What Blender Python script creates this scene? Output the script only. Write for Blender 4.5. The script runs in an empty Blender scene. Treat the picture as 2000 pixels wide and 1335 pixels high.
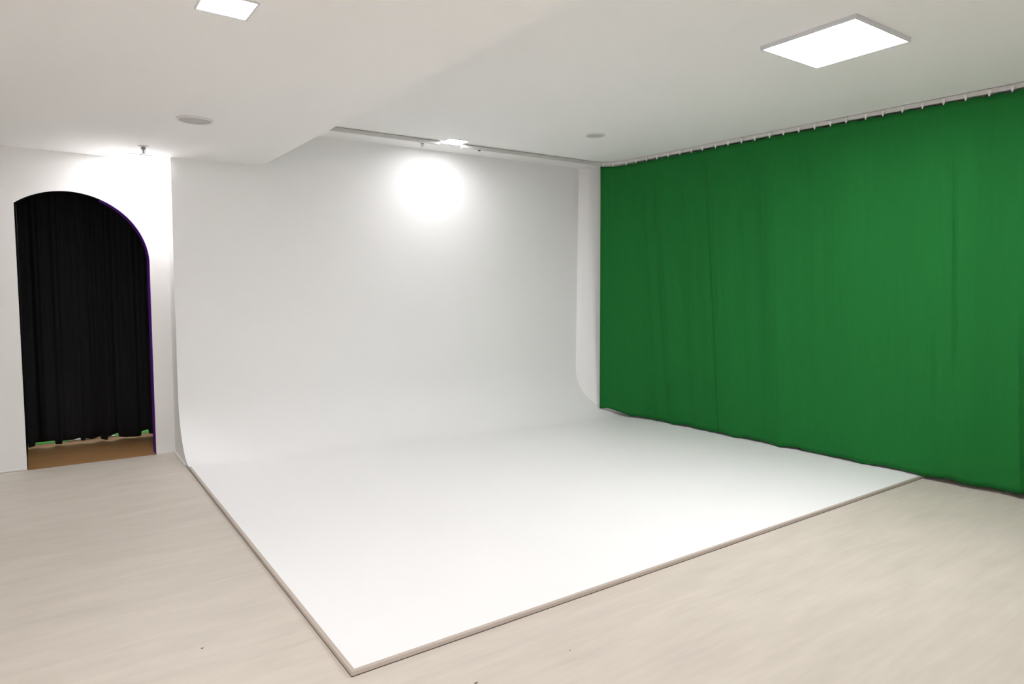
import bpy, bmesh, math, random
from mathutils import Vector, Matrix

# ------------------------------------------------------------------ camera
scn = bpy.context.scene
C = scn.collection
F, YAW, PITCH, ROLL, CAMH = 1298.2263, .6201, -.0796, .0074, 1.6
cy_, sy_, cp_, sp_ = math.cos(YAW), math.sin(YAW), math.cos(PITCH), math.sin(PITCH)
fwd = Vector((sy_ * cp_, cy_ * cp_, sp_))
rgt = Vector((cy_, -sy_, 0))
up = rgt.cross(fwd)
rgt, up = math.cos(ROLL) * rgt + math.sin(ROLL) * up, -math.sin(ROLL) * rgt + math.cos(ROLL) * up
cd = bpy.data.cameras.new('camera')
cd.sensor_width = 36
cd.lens = F * 36 / 2000
cd.clip_start = .05
cam = bpy.data.objects.new('camera', cd)
cam.matrix_world = Matrix(((rgt.x, up.x, -fwd.x, 0), (rgt.y, up.y, -fwd.y, 0), (rgt.z, up.z, -fwd.z, CAMH), (0, 0, 0, 1)))
C.objects.link(cam)
scn.camera = cam

# ------------------------------------------------------------------ world, exposure, lamp levels
w = bpy.data.worlds.new('world')
scn.world = w
w.use_nodes = True
w.node_tree.nodes['Background'].inputs[0].default_value = (1, 1, 1, 1)
w.node_tree.nodes['Background'].inputs[1].default_value = 0.0      # closed room: only its lamps and the added ones light it
scn.view_settings.view_transform = 'Standard'
scn.view_settings.look = 'None'
scn.view_settings.gamma = 1
scn.view_settings.exposure = 2.47
LAMP_COLOR = (1.0, .985, 1.02)
BIG, REAR_FILL, SMALL, WASH, SPOT, BACKROOM = 11.5, 8.5, 25, 27, 12.5, 16     # diffuser radiance of the lamps

# ------------------------------------------------------------------ helpers
def bm_new():
    return bmesh.new()

def obj(name, bm, mat, parent=None, smooth=False):
    me = bpy.data.meshes.new(name)
    bmesh.ops.recalc_face_normals(bm, faces=bm.faces)
    bm.to_mesh(me)
    bm.free()
    if mat:
        me.materials.append(mat)
    if smooth:
        for p in me.polygons:
            p.use_smooth = True
    o = bpy.data.objects.new(name, me)
    C.objects.link(o)
    if parent:
        o.parent = parent
    return o

def struct(name, bm, mat, smooth=False):
    o = obj(name, bm, mat, None, smooth)
    o['kind'] = 'structure'
    return o

def thing(name, label, cat, loc=(0, 0, 0), rz=0, group=None):
    o = bpy.data.objects.new(name, None)
    C.objects.link(o)
    o.location = loc
    o.rotation_euler = (0, 0, rz)
    o.empty_display_size = .1
    tag(o, label, cat, group)
    return o

def tag(o, label, cat, group=None):
    o['label'] = label
    o['category'] = cat
    if group:
        o['group'] = group
    return o

def box(bm, x0, x1, y0, y1, z0, z1):
    v = [bm.verts.new(p) for p in ((x0, y0, z0), (x1, y0, z0), (x1, y1, z0), (x0, y1, z0),
                                   (x0, y0, z1), (x1, y0, z1), (x1, y1, z1), (x0, y1, z1))]
    for f in ((3, 2, 1, 0), (4, 5, 6, 7), (0, 1, 5, 4), (1, 2, 6, 5), (2, 3, 7, 6), (3, 0, 4, 7)):
        bm.faces.new([v[i] for i in f])
    return v

def prism(bm, pts, z0, z1):
    a = [bm.verts.new((x, y, z0)) for x, y in pts]
    b = [bm.verts.new((x, y, z1)) for x, y in pts]
    n = len(pts)
    bm.faces.new(a[::-1])
    bm.faces.new(b)
    for i in range(n):
        bm.faces.new((a[i], a[(i + 1) % n], b[(i + 1) % n], b[i]))

def lathe(bm, prof, n=40, cx=0, cy=0):
    """closed revolve of (radius, z) points about a vertical axis"""
    rings = []
    for r, z in prof:
        if r < 1e-6:
            rings.append([bm.verts.new((cx, cy, z))])
        else:
            rings.append([bm.verts.new((cx + r * math.cos(2 * math.pi * k / n), cy + r * math.sin(2 * math.pi * k / n), z)) for k in range(n)])
    for a, b in zip(rings, rings[1:]):
        for k in range(n):
            k2 = (k + 1) % n
            if len(a) == 1 and len(b) == 1:
                continue
            if len(a) == 1:
                bm.faces.new((a[0], b[k], b[k2]))
            elif len(b) == 1:
                bm.faces.new((a[k], b[0], a[k2]))
            else:
                bm.faces.new((a[k], b[k], b[k2], a[k2]))

def grid(bm, rows):
    vs = [[bm.verts.new(p) for p in r] for r in rows]
    for a, b in zip(vs, vs[1:]):
        for i in range(len(a) - 1):
            bm.faces.new((a[i], a[i + 1], b[i + 1], b[i]))
    return vs

def bevel(o, w_, seg=2):
    m = o.modifiers.new('bevel', 'BEVEL')
    m.width = w_
    m.segments = seg
    m.limit_method = 'ANGLE'

def solid(o, t, off=0):
    m = o.modifiers.new('solidify', 'SOLIDIFY')
    m.thickness = t
    m.offset = off

# ------------------------------------------------------------------ materials
def mat(name, col, rough=.6, noise=0, scale=6, bump=0, spec=.3, stretch=(1, 1, 1), metal=0, detail=3):
    m = bpy.data.materials.new(name)
    m.use_nodes = True
    nt = m.node_tree
    b = nt.nodes['Principled BSDF']
    b.inputs['Base Color'].default_value = (*col, 1)
    b.inputs['Roughness'].default_value = rough
    b.inputs['Specular IOR Level'].default_value = spec
    b.inputs['Metallic'].default_value = metal
    if noise or bump:
        tc = nt.nodes.new('ShaderNodeTexCoord')
        mp = nt.nodes.new('ShaderNodeMapping')
        mp.inputs['Scale'].default_value = stretch
        nz = nt.nodes.new('ShaderNodeTexNoise')
        nz.inputs['Scale'].default_value = scale
        nz.inputs['Detail'].default_value = detail
        nt.links.new(tc.outputs['Object'], mp.inputs[0])
        nt.links.new(mp.outputs[0], nz.inputs[0])
        if noise:
            mx = nt.nodes.new('ShaderNodeMix')
            mx.data_type = 'RGBA'
            mx.inputs['A'].default_value = (*[c * (1 - noise) for c in col], 1)
            mx.inputs['B'].default_value = (*[min(1, c * (1 + noise)) for c in col], 1)
            nt.links.new(nz.outputs[0], mx.inputs['Factor'])
            nt.links.new(mx.outputs['Result'], b.inputs['Base Color'])
        if bump:
            bp = nt.nodes.new('ShaderNodeBump')
            bp.inputs['Strength'].default_value = bump
            bp.inputs['Distance'].default_value = .002
            nt.links.new(nz.outputs[0], bp.inputs['Height'])
            nt.links.new(bp.outputs[0], b.inputs['Normal'])
    return m

def emit(name, col, s):
    m = bpy.data.materials.new(name)
    m.use_nodes = True
    b = m.node_tree.nodes['Principled BSDF']
    b.inputs['Base Color'].default_value = (.8, .8, .8, 1)
    b.inputs['Emission Color'].default_value = (*col, 1)
    b.inputs['Emission Strength'].default_value = s
    return m

def wood(name, col, dark, amt=.5):
    """washed vinyl wood: soft cloudy streaks running along X, faint fine grain"""
    m = bpy.data.materials.new(name)
    m.use_nodes = True
    nt = m.node_tree
    b = nt.nodes['Principled BSDF']
    b.inputs['Roughness'].default_value = .5
    b.inputs['Specular IOR Level'].default_value = .3
    tc = nt.nodes.new('ShaderNodeTexCoord')
    fac = None
    for sc, st, wgt in ((1.0, (1.7, 8, 1), .6), (1.0, (3.5, 34, 1), .4), (1.0, (.5, 1.1, 1), .35)):
        mp = nt.nodes.new('ShaderNodeMapping')
        mp.inputs['Scale'].default_value = st
        mp.inputs['Rotation'].default_value = (0, 0, .03)
        nz = nt.nodes.new('ShaderNodeTexNoise')
        nz.inputs['Scale'].default_value = sc
        nz.inputs['Detail'].default_value = 4
        nz.inputs['Roughness'].default_value = .55
        nt.links.new(tc.outputs['Object'], mp.inputs[0])
        nt.links.new(mp.outputs[0], nz.inputs[0])
        ma = nt.nodes.new('ShaderNodeMath')
        ma.operation = 'MULTIPLY_ADD'
        ma.inputs[1].default_value = wgt
        nt.links.new(nz.outputs[0], ma.inputs[0])
        if fac is None:
            ma.inputs[2].default_value = 0
        else:
            nt.links.new(fac, ma.inputs[2])
        fac = ma.outputs[0]
    mr = nt.nodes.new('ShaderNodeMapRange')
    mr.inputs['From Min'].default_value = .45
    mr.inputs['From Max'].default_value = .9
    nt.links.new(fac, mr.inputs['Value'])
    mx = nt.nodes.new('ShaderNodeMix')
    mx.data_type = 'RGBA'
    mx.inputs['A'].default_value = (*[c * (1 - amt) + d * amt for c, d in zip(col, dark)], 1)
    mx.inputs['B'].default_value = (*col, 1)
    nt.links.new(mr.outputs[0], mx.inputs['Factor'])
    nt.links.new(mx.outputs['Result'], b.inputs['Base Color'])
    return m

M_WALL = mat('white wall paint', (.92, .912, .897), .75, .012, 1.5)
M_CEIL = mat('white ceiling paint', (.95, .942, .926), .8, .01, 1.2)
M_CYC = mat('white cyclorama paint', (.94, .936, .93), .55, .008, 1.0)
M_FLOOR = wood('pale washed wood floor', (.70, .635, .555), (.50, .455, .39), .6)
M_TRIM = mat('taupe edge profile', (.55, .475, .415), .5, .03, 8)
M_GAP_SHADE = mat('dark gap shade', (.12, .10, .085), .8)  # shadow in the gap under the edge profiles, put into the colour
M_BEAD = mat('white sealant bead', (.82, .81, .79), .6)
M_GREEN = mat('green screen cloth', (.014, .155, .031), .85, .05, 30, .15, .12, (1, 1, .06))
M_BLACK = mat('black curtain cloth', (.021, .021, .022), .9, .15, 30, .1, .1, (1, 1, .05))
M_BLACKW = mat('black painted wall', (.007, .007, .008), 1, spec=.02)
M_FRINGE = mat('purple lens fringe', (.13, .02, .36), .6)  # colour stands in for the lens fringe along the black jamb
M_BROWN = wood('brown wood floor', (.46, .25, .10), (.30, .16, .065), .6)
M_GREENF = mat('green painted floor', (.10, .50, .08), .6)
M_RAIL = mat('pale grey rail', (.66, .65, .63), .45)
M_HOOK = mat('white plastic hook', (.80, .79, .77), .4)
M_FRAME = mat('white lamp frame', (.70, .70, .72), .4)
M_WPLA = mat('white plastic', (.80, .79, .77), .45)
M_GRILLE = mat('pale grey grille', (.56, .55, .53), .6, .04, 200)
M_CHROME = mat('grey metal', (.30, .29, .32), .35, metal=.7)
M_DARK = mat('dark plastic', (.07, .065, .06), .5)
M_CRUMB = mat('dark crumb', (.16, .13, .10), .8)
M_BIG = emit('lit panel', LAMP_COLOR, BIG)
M_REAR_FILL = emit('added rear fill panel', LAMP_COLOR, REAR_FILL)
M_SMALL = emit('lit small panel', LAMP_COLOR, SMALL)
M_WASH = emit('lit wall lamp', LAMP_COLOR, WASH)
M_SPOT = emit('lit small spot panel', LAMP_COLOR, SPOT)
M_BACK = emit('added back room lamp', LAMP_COLOR, BACKROOM)

# ------------------------------------------------------------------ dimensions of the room
ZL, ZH, XS = 2.758, 3.104, 1.807              # low ceiling, high ceiling, edge of the low part
WX0, WY0 = -2.4, -2.4                         # walls behind and left of the camera
def yA(x): return 7.0648 - .018 * x           # wall with the arch
def yB(x): return 6.5917 - .0708 * (x - 3) + .04 * max(0, 1 - (x - 1.03) / 1.2)   # back of the cyclorama
def xRail(y): return 5.6686 - .0419 * (y - 5)
def xRight(y):                                # right wall behind the curtain, with a slanting corner piece
    base = 6.42 - .0419 * (y - 5)
    pts = [(5.05, base), (5.2, 6.395), (5.5, 6.31), (5.9, 6.10), (6.12, 5.86), (6.22, 5.74), (6.30, 5.66), (6.36, 5.612), (6.41, 5.582), (6.6, 5.50)]
    if y <= pts[0][0]:
        return base
    for (a, xa), (b_, xb) in zip(pts, pts[1:]):
        if y <= b_:
            return xa + (xb - xa) * (y - a) / (b_ - a)
    return pts[-1][1]
def xHem(y):                                  # line of the green curtain's hem
    pts = [(.5, 6.13), (1.774, 6.085), (2.457, 6.054), (3.529, 6.021), (4.731, 5.971), (6.3, 5.906)]
    for (a, xa), (b_, xb) in zip(pts, pts[1:]):
        if y <= b_:
            return xa + (xb - xa) * (y - a) / (b_ - a)
    return pts[-1][1]
def xLeft(y): return .994 + .0085 * (y - 2.512)   # left edge of the cyclorama
YF = 2.512                                        # its front edge

# ------------------------------------------------------------------ setting
bm = bm_new(); box(bm, WX0, 6.9, WY0, 7.05, -.1, 0); struct('floor', bm, M_FLOOR)
bm = bm_new(); box(bm, XS, 6.9, WY0, 7.3, ZH, ZH + .15); struct('ceiling', bm, M_CEIL)
bm = bm_new(); box(bm, WX0 - .2, XS, WY0, 7.3, ZL, ZH + .15); struct('ceiling_low', bm, M_CEIL)
bm = bm_new(); box(bm, WX0 - .2, WX0, WY0 - .2, 7.2, 0, ZL); struct('wall_left', bm, M_WALL)
bm = bm_new(); box(bm, WX0 - .2, 6.9, WY0 - .2, WY0, 0, ZH + .15); struct('wall_front', bm, M_WALL)

# right wall: a slab whose face follows xRight
bm = bm_new()
ys = [WY0, 0, 2, 4, 5, 5.05, 5.1, 5.2, 5.5, 5.9, 6.12, 6.22, 6.30, 6.36, 6.41, 6.6]
pts = [(xRight(y), y) for y in ys] + [(6.9, 6.6), (6.9, WY0)]
prism(bm, pts, 0, ZH); struct('wall_right', bm, M_WALL)

# wall with the arched opening
TH = .165
AX0, AX1, ACX, ACZ, AR = -.128, .870, .25, 1.80, .622
ARCH = []                                     # outline of the opening from bottom left, clockwise
za0 = ACZ + math.sqrt(AR ** 2 - (AX0 - ACX) ** 2)
ang0, ang1 = math.atan2(za0 - ACZ, AX0 - ACX), 0.0
ARCH.append((AX0, 0))
for k in range(41):
    a = ang0 + (ang1 - ang0) * k / 40
    ARCH.append((min(AX1, ACX + AR * math.cos(a)), ACZ + AR * math.sin(a)))
ARCH.append((AX1, 0))
bm = bm_new()
XW1 = 1.2
def ring(dy):
    vin = [bm.verts.new((x, yA(x) + dy, z)) for x, z in ARCH]
    outer = []
    n = len(ARCH)
    for i, (x, z) in enumerate(ARCH):
        if i == 0: p = (WX0, 0)
        elif i == n - 1: p = (XW1, 0)
        elif i <= 8: p = (WX0 + (AX0 - WX0) * (i - 1) / 7, ZL)
        elif i >= n - 9: p = (XW1, ZL * (n - 1 - i) / 8)
        else: p = (AX0 + (XW1 - AX0) * (i - 8) / (n - 9 - 8), ZL)
        outer.append(bm.verts.new((p[0], yA(p[0]) + dy, p[1])))
    for i in range(n - 1):
        bm.faces.new((vin[i], vin[i + 1], outer[i + 1], outer[i]))
    return vin, outer
a, ao = ring(0)
b, bo = ring(TH)
for i in range(len(a) - 1):
    bm.faces.new((a[i], a[i + 1], b[i + 1], b[i]))
    bm.faces.new((ao[i], bo[i], bo[i + 1], ao[i + 1]))
struct('wall_back', bm, M_WALL)

# lining of the opening: black, with a purple lens fringe coloured onto right jamb and arch
def lining(name, seq, m):
    bm = bm_new()
    rows = []
    n = len(seq)
    for i, (x, z) in enumerate(seq):
        p, q = seq[max(0, i - 1)], seq[min(n - 1, i + 1)]
        tx, tz = q[0] - p[0], q[1] - p[1]
        l = math.hypot(tx, tz)
        nx, nz = tz / l, -tx / l              # towards the opening
        e = .004
        rows.append([(x, yA(x) + .002, z), (x + nx * e, yA(x) + .002, z + nz * e), (x + nx * e, yA(x) + TH, z + nz * e), (x, yA(x) + TH, z)])
    vs = [[bm.verts.new(p) for p in r] for r in rows]
    for r, s in zip(vs, vs[1:]):
        for k in range(4):
            bm.faces.new((r[k], r[(k + 1) % 4], s[(k + 1) % 4], s[k]))
    bm.faces.new(vs[0]); bm.faces.new(vs[-1][::-1])
    return struct(name, bm, m)
lining('trim_1', ARCH[20:], M_FRINGE)
lining('trim_2', ARCH[:21], M_BLACKW)

# passage behind the arch
YP0 = 7.05
bm = bm_new(); prism(bm, [(AX0 - .02, yA(AX0)), (AX1 + .03, yA(AX1)), (2.2, 7.3), (2.2, 8.14), (AX0 - .02, 8.14)], -.1, 0.0)
struct('floor_passage', bm, M_BROWN)
bm = bm_new(); box(bm, AX0 - .12, AX0 - .002, 7.24, 8.6, 0, ZL); struct('wall_passage_left', bm, M_BLACKW)
bm = bm_new(); box(bm, 1.9, 2.0, 7.24, 8.6, 0, ZL); struct('wall_passage_right', bm, M_BLACKW)
bm = bm_new(); box(bm, AX0 - .3, 2.2, 7.24, 10.4, ZL, ZL + .1); struct('ceiling_passage', bm, M_BLACKW)
bm = bm_new(); box(bm, -2, 3, 8.17, 10.4, -.1, .006); struct('floor_green', bm, M_GREENF)
bm = bm_new(); box(bm, -2, 3, 8.14, 8.17, -.1, .004); struct('trim_3', bm, M_GREENF)
bm = bm_new(); box(bm, .2, .62, 8.135, 8.20, .004, .012); struct('trim_4', bm, M_BEAD)
bm = bm_new(); box(bm, -2, 3, 10.3, 10.4, 0, ZL); struct('wall_back_room', bm, M_WALL)

# white bead where the wall and the cyclorama's side meet the floor
bm = bm_new()
box(bm, 0, 1, -.012, 0, 0, .014)
for v in bm.verts:
    x = AX1 + (xLeft(7.0) - AX1) * v.co.x
    v.co = Vector((x, yA(x) + v.co.y, v.co.z))
struct('baseboard_back', bm, M_BEAD)
bm = bm_new()
box(bm, WX0, AX0, -.012, 0, 0, .014)
for v in bm.verts:
    v.co.y += yA(v.co.x)
struct('baseboard_left', bm, M_BEAD)

# ------------------------------------------------------------------ cyclorama
cyc = thing('cyclorama', 'large white infinity cove, its floor curving up into the back wall', 'backdrop', (xLeft(YF), YF, 0))
cyc_loc = Vector(cyc.location)
def L(p): return Vector(p) - cyc_loc
RY, RZ, ZF = .50, .60, .0195
def prof():
    """(kind, a) along the section: floor 0..1, arc 0..90 deg, wall 0..1"""
    out = [('f', k / 14) for k in range(15)]
    out += [('a', math.pi / 2 * k / 28) for k in range(1, 29)]
    out += [('w', k / 8) for k in range(1, 9)]
    return out
def cyc_point(x_of, k, t, top, u):
    # iterate: x depends on y through the slanting side edges, y on x through the slanting back
    y = 4
    for _ in range(12):
        x = x_of(y, u)
        yb = yB(x)
        if k == 'f':
            y = (YF + .019) + (yb - RY - YF - .019) * t; z = ZF
        elif k == 'a':
            y = yb - RY + RY * math.sin(t); z = ZF + RZ * (1 - math.cos(t))
        else:
            y = yb; z = ZF + RZ + (top - ZF - RZ) * t
    return (x, y, z)
bm = bm_new()
def x_left_part(y, u): return xLeft(y) + (XS - xLeft(y)) * u
def x_right_part(y, u): return XS + (xRight(y) + .01 - XS) * u
nl, nr = 8, 40
rows = [[L(cyc_point(x_left_part, k, t, ZL, i / nl)) for i in range(nl + 1)] for k, t in prof()]
grid(bm, rows)
rows = [[L(cyc_point(x_right_part, k, t, ZH, i / nr)) for i in range(nr + 1)] for k, t in prof()]
grid(bm, rows)
bmesh.ops.remove_doubles(bm, verts=bm.verts, dist=.0005)
cove = obj('cove', bm, M_CYC, cyc, smooth=True)
cove['label'] = 'seamless white floor and wall'
# side cheek that closes the cove on the left
bm = bm_new()
edge = [cyc_point(x_left_part, k, t, ZL, 0) for k, t in prof() if k != 'f']
yb0 = yA(xLeft(7)) - .002
pl = [L(p) for p in edge] + [L((xLeft(yb0), yb0, ZL)), L((xLeft(yb0), yb0, 0)), L((edge[0][0], edge[0][1], 0))]
vs = [bm.verts.new(p) for p in pl]
bm.faces.new(vs)
r = bmesh.ops.extrude_face_region(bm, geom=bm.faces[:])
for v in r['geom']:
    if isinstance(v, bmesh.types.BMVert):
        v.co.x += .012
side = obj('side_panel', bm, M_WALL, cyc)
# bead at the foot of the cheek
bm = bm_new()
ya_, yb_ = 6.42, yb0 - .01
prism(bm, [(xLeft(ya_) - .014 - cyc_loc.x, ya_ - YF), (xLeft(ya_) - cyc_loc.x, ya_ - YF), (xLeft(yb_) - cyc_loc.x, yb_ - YF), (xLeft(yb_) - .014 - cyc_loc.x, yb_ - YF)], 0, .016)
obj('sealant_bead', bm, M_BEAD, cyc)
# taupe edge profiles, mitred at the front corner, over a dark strip for the gap's shadow
TW, TZ = .019, .022
def xw_end(): return xRight(YF) - .002
yl = 6.44
bm = bm_new()
prism(bm, [(0, 0), (TW, TW), (xLeft(yl) + TW - cyc_loc.x, yl - YF), (xLeft(yl) - cyc_loc.x, yl - YF)], .003, TZ)
o = obj('edge_profile', bm, M_TRIM, cyc); bevel(o, .0015)
bm = bm_new()
prism(bm, [(0, 0), (xw_end() - cyc_loc.x, 0), (xw_end() - cyc_loc.x, TW), (TW, TW)], .003, TZ)
o = obj('edge_profile', bm, M_TRIM, cyc); bevel(o, .0015)
bm = bm_new()
prism(bm, [(-.001, -.001), (xw_end() - cyc_loc.x, -.001), (xw_end() - cyc_loc.x, .02), (.02, .02), (xLeft(yl) + .02 - cyc_loc.x, yl - YF), (xLeft(yl) - .001 - cyc_loc.x, yl - YF)], 0, .003)
obj('gap_shade', bm, M_GAP_SHADE, cyc)

# ------------------------------------------------------------------ lamps
def lamp(name, label, x, y, zc, size, m, rz=0, drop=.008, group='square ceiling lamps'):
    t = thing(name, label, 'ceiling light', (x, y, zc), rz, group)
    s = size / 2
    bm = bm_new()
    fw = .012 if size > .4 else .008
    zb, zt = -drop, -.0005
    v = {}
    for nm, r in (('o', s), ('i', s - fw)):
        for z in (zb, zt):
            v[nm, z] = [bm.verts.new((sx * r, sy * r, z)) for sx, sy in ((-1, -1), (1, -1), (1, 1), (-1, 1))]
    for k in range(4):
        k2 = (k + 1) % 4
        bm.faces.new((v['o', zb][k], v['o', zb][k2], v['o', zt][k2], v['o', zt][k]))
        bm.faces.new((v['i', zb][k], v['i', zt][k], v['i', zt][k2], v['i', zb][k2]))
        bm.faces.new((v['o', zb][k], v['i', zb][k], v['i', zb][k2], v['o', zb][k2]))
        bm.faces.new((v['o', zt][k], v['o', zt][k2], v['i', zt][k2], v['i', zt][k]))
    obj('frame', bm, M_FRAME, t)
    bm = bm_new()
    box(bm, -s + fw, s - fw, -s + fw, s - fw, -drop + .002, -.001)
    obj('diffuser', bm, m, t)
    return t
lamp('panel_light', 'large square lit panel on the high ceiling above the green curtain', 3.99, 2.255, ZH, .60, M_BIG, -.025, .025)
lamp('ceiling_light', 'small square lit lamp cut by the top edge, on the low ceiling', .685, 3.0, ZL, .21, M_SMALL)
lamp('ceiling_light', 'small square lit lamp between the two pieces of rail over the white cove', 3.55, 6.02, ZH, .23, M_SPOT, -.05)
lamp('ceiling_light', 'small square lit lamp beside the sprinkler, close above the arched opening', .80, 6.86, ZL, .20, M_WASH)
# unseen fill panels, added to brighten the room from behind the camera
lamp('panel_light', 'added square fill panel, unseen, on the low ceiling, left behind the viewer', -1.4, -.2, ZL, .60, M_REAR_FILL, 0, .025)
lamp('panel_light', 'added square fill panel, unseen, on the low ceiling, right behind the viewer', -.3, -1.3, ZL, .60, M_REAR_FILL, 0, .025)
t = lamp('ceiling_light', 'unseen lamp added to light the room behind the black curtain', .5, 9.2, ZL, .40, M_BACK)  # out of sight, added to light the green floor beyond the curtain

# ------------------------------------------------------------------ curtain rail along the back and right side
def path_mesh(bm, pts, prof_):
    """sweep a closed (across, z) section along a plan path"""
    n = len(pts)
    vs = []
    for i, (x, y) in enumerate(pts):
        p, q = pts[max(0, i - 1)], pts[min(n - 1, i + 1)]
        tx, ty = q[0] - p[0], q[1] - p[1]
        l = math.hypot(tx, ty)
        nx, ny = ty / l, -tx / l
        vs.append([bm.verts.new((x + nx * a, y + ny * a, z)) for a, z in prof_])
    m = len(prof_)
    for r, s in zip(vs, vs[1:]):
        for k in range(m):
            bm.faces.new((r[k], r[(k + 1) % m], s[(k + 1) % m], s[k]))
    bm.faces.new(vs[0]); bm.faces.new(vs[-1][::-1])
def yRail(x): return 6.1085 - .0708 * (x - 3) + .014
RPROF = [(-.004, -.0005), (-.004, -.0055), (-.016, -.0055), (-.016, -.037), (-.005, -.037), (-.005, -.030), (.005, -.030), (.005, -.037), (.016, -.037), (.016, -.0055), (.004, -.0055), (.004, -.0005)]
def rail_path():
    pts = [(3.685 + (5.36 - 3.685) * k / 12, yRail(3.685 + (5.36 - 3.685) * k / 12)) for k in range(13)]
    # corner
    p0 = Vector((5.36, yRail(5.36))); p1 = Vector((5.655, yRail(5.655))); p2 = Vector((xRail(5.60) + .016, 5.60))
    for k in range(1, 15):
        s = k / 15
        q = p0 * (1 - s) ** 2 + p1 * 2 * s * (1 - s) + p2 * s * s
        pts.append((q.x, q.y))
    for k in range(26):
        y = 5.60 - (5.60 - .5) * k / 25
        pts.append((xRail(y) + .016, y))
    return pts
RP = rail_path()
def lerp_path(pts):
    d = [0]
    for a, b_ in zip(pts, pts[1:]):
        d.append(d[-1] + math.hypot(b_[0] - a[0], b_[1] - a[1]))
    return d
t = thing('curtain_rail', 'long pale rail on the high ceiling bending from the back wall along the green curtain', 'curtain rail', (0, 0, ZH))
bm = bm_new(); path_mesh(bm, RP, RPROF); obj('rail', bm, M_RAIL, t)
bm = bm_new(); box(bm, 3.672, 3.690, yRail(3.68) - .020, yRail(3.68) + .020, -.041, -.0005); o = obj('end_cap', bm, M_RAIL, t); bevel(o, .003)
t = thing('curtain_rail', 'short straight grey rail left of the small lamp over the white cove', 'curtain rail', (0, 0, ZH))
bm = bm_new()
path_mesh(bm, [(x, yRail(x)) for x in (XS + .01, 2.2, 2.8, 3.2, 3.42)], RPROF); obj('rail', bm, M_RAIL, t)

# ------------------------------------------------------------------ green curtain
random.seed(5)
RD = lerp_path(RP)
def rail_at(s):
    for i in range(len(RD) - 1):
        if s <= RD[i + 1] or i == len(RD) - 2:
            f = (s - RD[i]) / (RD[i + 1] - RD[i])
            a, b_ = RP[i], RP[i + 1]
            p = Vector((a[0] + (b_[0] - a[0]) * f, a[1] + (b_[1] - a[1]) * f))
            tx, ty = b_[0] - a[0], b_[1] - a[1]
            l = math.hypot(tx, ty)
            return p, Vector((ty / l, -tx / l))       # normal towards the room
def s_of_y(y):
    best = min(range(len(RP)), key=lambda i: abs(RP[i][1] - y) + (9 if RP[i][0] < 5.5 else 0))
    i = best if RP[best][1] >= y else best - 1
    i = max(0, min(len(RP) - 2, i))
    return RD[i] + (RD[i + 1] - RD[i]) * (RP[i][1] - y) / (RP[i][1] - RP[i + 1][1])
S_LEAD = next(RD[i] for i, p in enumerate(RP) if p[0] > 5.475)
LEADP = rail_at(S_LEAD)[0]
waves = [(random.uniform(.16, .75), random.uniform(0, 6.28), random.uniform(-.25, .25)) for _ in range(11)]
def folds(s, h):
    """depth of the folds at path length s, h = 0 at the hem, 1 at the rail"""
    d = 0
    for wl, ph, dr in waves:
        d += .0042 * (wl / .45) ** .6 * math.sin(2 * math.pi * s / wl + ph + dr * (1 - h) * 3)
    d += .0016 * math.sin(2 * math.pi * s / .075 + 2 * math.sin(s * 3)) * (.3 + .7 * h)
    return d
def fade(h, a, b_, e=.08):
    return 1 / (1 + math.exp(-(h - a) / (e * .25))) * 1 / (1 + math.exp((h - b_) / (e * .25)))
creases = [(s_of_y(2.286), .010, .022, .30, .86, .02), (s_of_y(1.895), .012, .03, -.2, .45, .10), (s_of_y(2.431), .008, .012, .15, .42, .01), (s_of_y(5.28), .010, .012, .1, .9, .0)]
HOOKY = [5.788, 5.632, 5.482, 5.329, 5.18, 5.024, 4.868, 4.719, 4.581, 4.421, 4.275, 4.123, 3.979, 3.825, 3.684, 3.534, 3.386, 3.244, 3.107, 2.944, 2.806, 2.656, 2.509, 2.361, 2.213, 2.061, 1.92, 1.78, 1.63, 1.48, 1.33, 1.18, 1.03, .88]
HOOKS = [S_LEAD + .03, S_LEAD + .155] + [s_of_y(y) for y in HOOKY[1:]]
ZTOP, ZHEM = ZH - .052, .13
gc = thing('green_curtain', 'wide green screen curtain hanging from the ceiling rail on the right', 'curtain', (xRail(4), 4, 0))
gl = Vector(gc.location)
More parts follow.
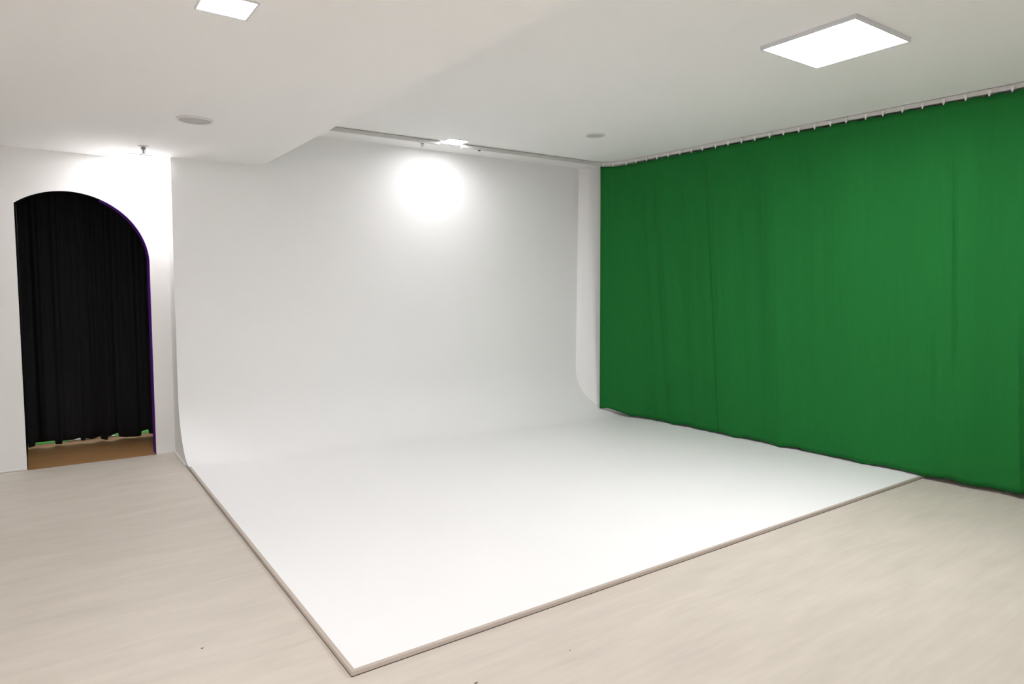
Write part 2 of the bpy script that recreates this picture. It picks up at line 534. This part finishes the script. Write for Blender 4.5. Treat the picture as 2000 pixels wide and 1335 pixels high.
def curtain_panel(s0, s1, shift, name='cloth_panel'):
    bm = bm_new()
    n = int((s1 - s0) / .0125)
    nz = 64
    rows = []
    for j in range(nz + 1):
        h = j / nz
        row = []
        for i in range(n + 1):
            s = s0 + (s1 - s0) * i / n
            p, nrm = rail_at(s)
            d = folds(s, h) * (1 - .72 * fade(h, .95, 2, .10)) + shift
            for sc, wd, dp, a, b_, dr in creases:
                sc2 = sc + dr * (1 - h)
                d -= dp * math.exp(-((s - sc2) / wd) ** 2) * fade(h, a, b_)
            # leading edge swings back towards the corner lower down
            k = max(0, 1 - (s - S_LEAD) / .45)
            top = ZTOP + .0 + .006 * math.cos(2 * math.pi * (s - HOOKS[2]) / .151) * (1 if s > HOOKS[2] else 0)
            kz = max(0, 1 - (s - S_LEAD) / .45)
            hem = .038 + .064 * kz * kz * (3 - 2 * kz) + .006 * math.sin(s * 14) + .005 * math.sin(s * 23 + 1) + .003 * math.sin(s * 47)
            if s - s0 < .03 and s0 < S_LEAD + .1:
                hem += .008 * (1 - (s - s0) / .03) ** 2
            z = hem + (top - hem) * h
            q = p + nrm * (d - .004)
            zb = .038 + .064 * kz * kz * (3 - 2 * kz)
            k2 = k * k * (3 - 2 * k)
            tgt = Vector((xHem(p.y * 1.54 / (1.6 - zb)) * (1.6 - zb) / 1.54, p.y)) * (1 - k2) + (Vector((5.745, 6.126)) + (p - LEADP)) * k2
            q = q + (tgt - p) * (1 - h)
            row.append((q.x - gl.x, q.y - gl.y, z))
        rows.append(row)
    grid(bm, rows)
    o = obj(name, bm, M_GREEN, gc, smooth=True)
    solid(o, .0025)
    return o
S_OV = s_of_y(4.555)
curtain_panel(S_LEAD, S_OV + .05, .000)
curtain_panel(S_OV, RD[-1] - .1, .012)
# hooks: little tapered white clips between rail and cloth
hook0 = None
def hook_mesh():
    bm = bm_new()
    a = [bm.verts.new(p) for p in ((-.011, -.004, .0), (.011, -.004, .0), (.011, .004, .0), (-.011, .004, .0))]
    b1 = [bm.verts.new(p) for p in ((-.011, -.004, -.018), (.011, -.004, -.018), (.011, .004, -.018), (-.011, .004, -.018))]
    c1 = [bm.verts.new(p) for p in ((-.0025, -.003, -.044), (.0025, -.003, -.044), (.0025, .003, -.044), (-.0025, .003, -.044))]
    for r, s in ((a, b1), (b1, c1)):
        for k in range(4):
            bm.faces.new((r[k], r[(k + 1) % 4], s[(k + 1) % 4], s[k]))
    bm.faces.new(a[::-1]); bm.faces.new(c1)
    return bm
for s in HOOKS:
    p, nrm = rail_at(s)
    if hook0 is None:
        hook0 = obj('hook', hook_mesh(), M_HOOK, gc)
        o = hook0
    else:
        o = hook0.copy()
        C.objects.link(o)
        o.parent = gc
    q = p + nrm * .025
    o.location = (q.x - gl.x, q.y - gl.y, ZH - .018)
    o.rotation_euler = (0, 0, math.atan2(nrm.y, nrm.x) + math.pi / 2)
    o.scale = (1, 1, 1)

# ------------------------------------------------------------------ black curtain behind the arch
bc = thing('black_curtain', 'pleated black curtain hanging inside the arched opening', 'curtain', (.5, 7.98, 0))
random.seed(11)
bw = [(random.uniform(.10, .26), random.uniform(0, 6.28)) for _ in range(7)]
bm = bm_new()
rows = []
for j in range(33):
    h = j / 32
    row = []
    for i in range(321):
        x = -.125 + 2.02 * i / 320
        d = sum(.009 * (wl / .18) * math.sin(6.2832 * x / wl + ph) for wl, ph in bw)
        d += .012 * math.sin(6.2832 * x / .052)* (.25 + .75 * h)
        hem = .016 + .006 * math.sin(x * 21 + 1.0) + .004 * math.sin(x * 43)
        for gx, gw, gh in ((.01, .08, .036), (.23, .08, .034), (.415, .07, .026), (.59, .05, .038), (.885, .032, .045)):
            hem += gh * (1 if abs(x - gx) < gw else 0)
        row.append((x - .5, d, hem + (2.70 - hem) * h))
    rows.append(row)
grid(bm, rows)
o = obj('cloth', bm, M_BLACK, bc, smooth=True)
solid(o, .003)
bm = bm_new(); box(bm, AX0 - .5, 1.89 - .5, -.012, .012, 2.71, 2.735)
obj('rail', bm, M_DARK, bc)

# ------------------------------------------------------------------ small fittings on the ceiling
def speaker(label, x, y, z, r):
    t = thing('ceiling_speaker', label, 'ceiling speaker', (x, y, z), 0, 'round ceiling speakers')
    bm = bm_new()
    lathe(bm, [(r - .016, -.0005), (r, -.0005), (r, -.004), (r - .004, -.010), (r - .012, -.012), (r - .016, -.008), (r - .016, -.0005)], 56)
    obj('rim', bm, M_WPLA, t, True)
    bm = bm_new()
    lathe(bm, [(0, -.0005), (r - .0165, -.0005), (r - .0165, -.006), (r * .6, -.0075), (0, -.008)], 56)
    obj('grille', bm, M_GRILLE, t, True)
speaker('round white fitting with grey centre on the low ceiling, left', .945, 5.145, ZL, .118)
speaker('round flat grey fitting on the high ceiling near the green curtain', 4.505, 4.935, ZH, .098)

def sprinkler(label, x, y, z, r, body, drop):
    t = thing('sprinkler', label, 'sprinkler', (x, y, z), 0, 'ceiling sprinklers')
    bm = bm_new(); lathe(bm, [(0, -.0005), (r, -.0005), (r, -.003), (r * .55, -.008), (0, -.008)], 32); obj('cover_plate', bm, M_WPLA if body is M_WPLA else M_FRAME, t, True)
    bm = bm_new(); lathe(bm, [(0, -.008), (.012, -.008), (.020, -.016), (.020, -.022), (.010, -.028), (.006, -.036), (.004, -drop + .006), (0, -drop + .006)], 20); obj('body', bm, body, t, True)
    for s in (-1, 1):
        bm = bm_new()
        pts = [(.009 * s, -.024), (.013 * s, -.036), (.010 * s, -drop + .012), (.003 * s, -drop + .004)]
        for (x0, z0), (x1, z1) in zip(pts, pts[1:]):
            v = [bm.verts.new((x0 + dx, dy, z0)) for dx, dy in ((-.0015, -.0015), (.0015, -.0015), (.0015, .0015), (-.0015, .0015))]
            u = [bm.verts.new((x1 + dx, dy, z1)) for dx, dy in ((-.0015, -.0015), (.0015, -.0015), (.0015, .0015), (-.0015, .0015))]
            for k in range(4):
                bm.faces.new((v[k], v[(k + 1) % 4], u[(k + 1) % 4], u[k]))
            bm.faces.new(v); bm.faces.new(u)
        obj('arm', bm, body, t)
    bm = bm_new(); lathe(bm, [(0, -drop + .006), (.017, -drop + .004), (.017, -drop + .001), (0, -drop)], 24); obj('deflector', bm, body, t, True)
    return t
sprinkler('grey metal sprinkler hanging from the low ceiling above the arched opening', .769, 6.359, ZL, .042, M_CHROME, .064)
sprinkler('pale sprinkler behind the grey rail, above the white cove', 3.32, 6.27, ZH, .036, M_FRAME, .040)
bm = bm_new()
lathe(bm, [(0, 0), (.017, 0), (.015, -.006), (.008, -.010), (0, -.010)], 24)
o = obj('ceiling_sensor', bm, M_DARK, None, True)
o.location = (3.99, 6.226, ZH - .0005)
tag(o, 'tiny dark round stud on the high ceiling behind the rail', 'sensor')

# ------------------------------------------------------------------ crumbs on the floor
for x, y, s, lab in ((.535, 3.097, .008, 'dark crumb on the pale floor left of the white platform'),
                     (1.866, 2.153, .006, 'tiny dark speck on the pale floor in front of the platform'),
                     (1.392, 2.183, .011, 'dark fleck on the pale floor at the bottom edge of the view')):
    bm = bm_new()
    bmesh.ops.create_icosphere(bm, subdivisions=2, radius=s / 2)
    for v in bm.verts:
        v.co.x *= 1.3 + .5 * math.sin(v.co.y * 900)
        v.co.z = v.co.z * .5 + s * .25
        v.co.y *= .6
    o = obj('crumb', bm, M_CRUMB, None, True)
    o.location = (x, y, 0)
    tag(o, lab, 'crumb')
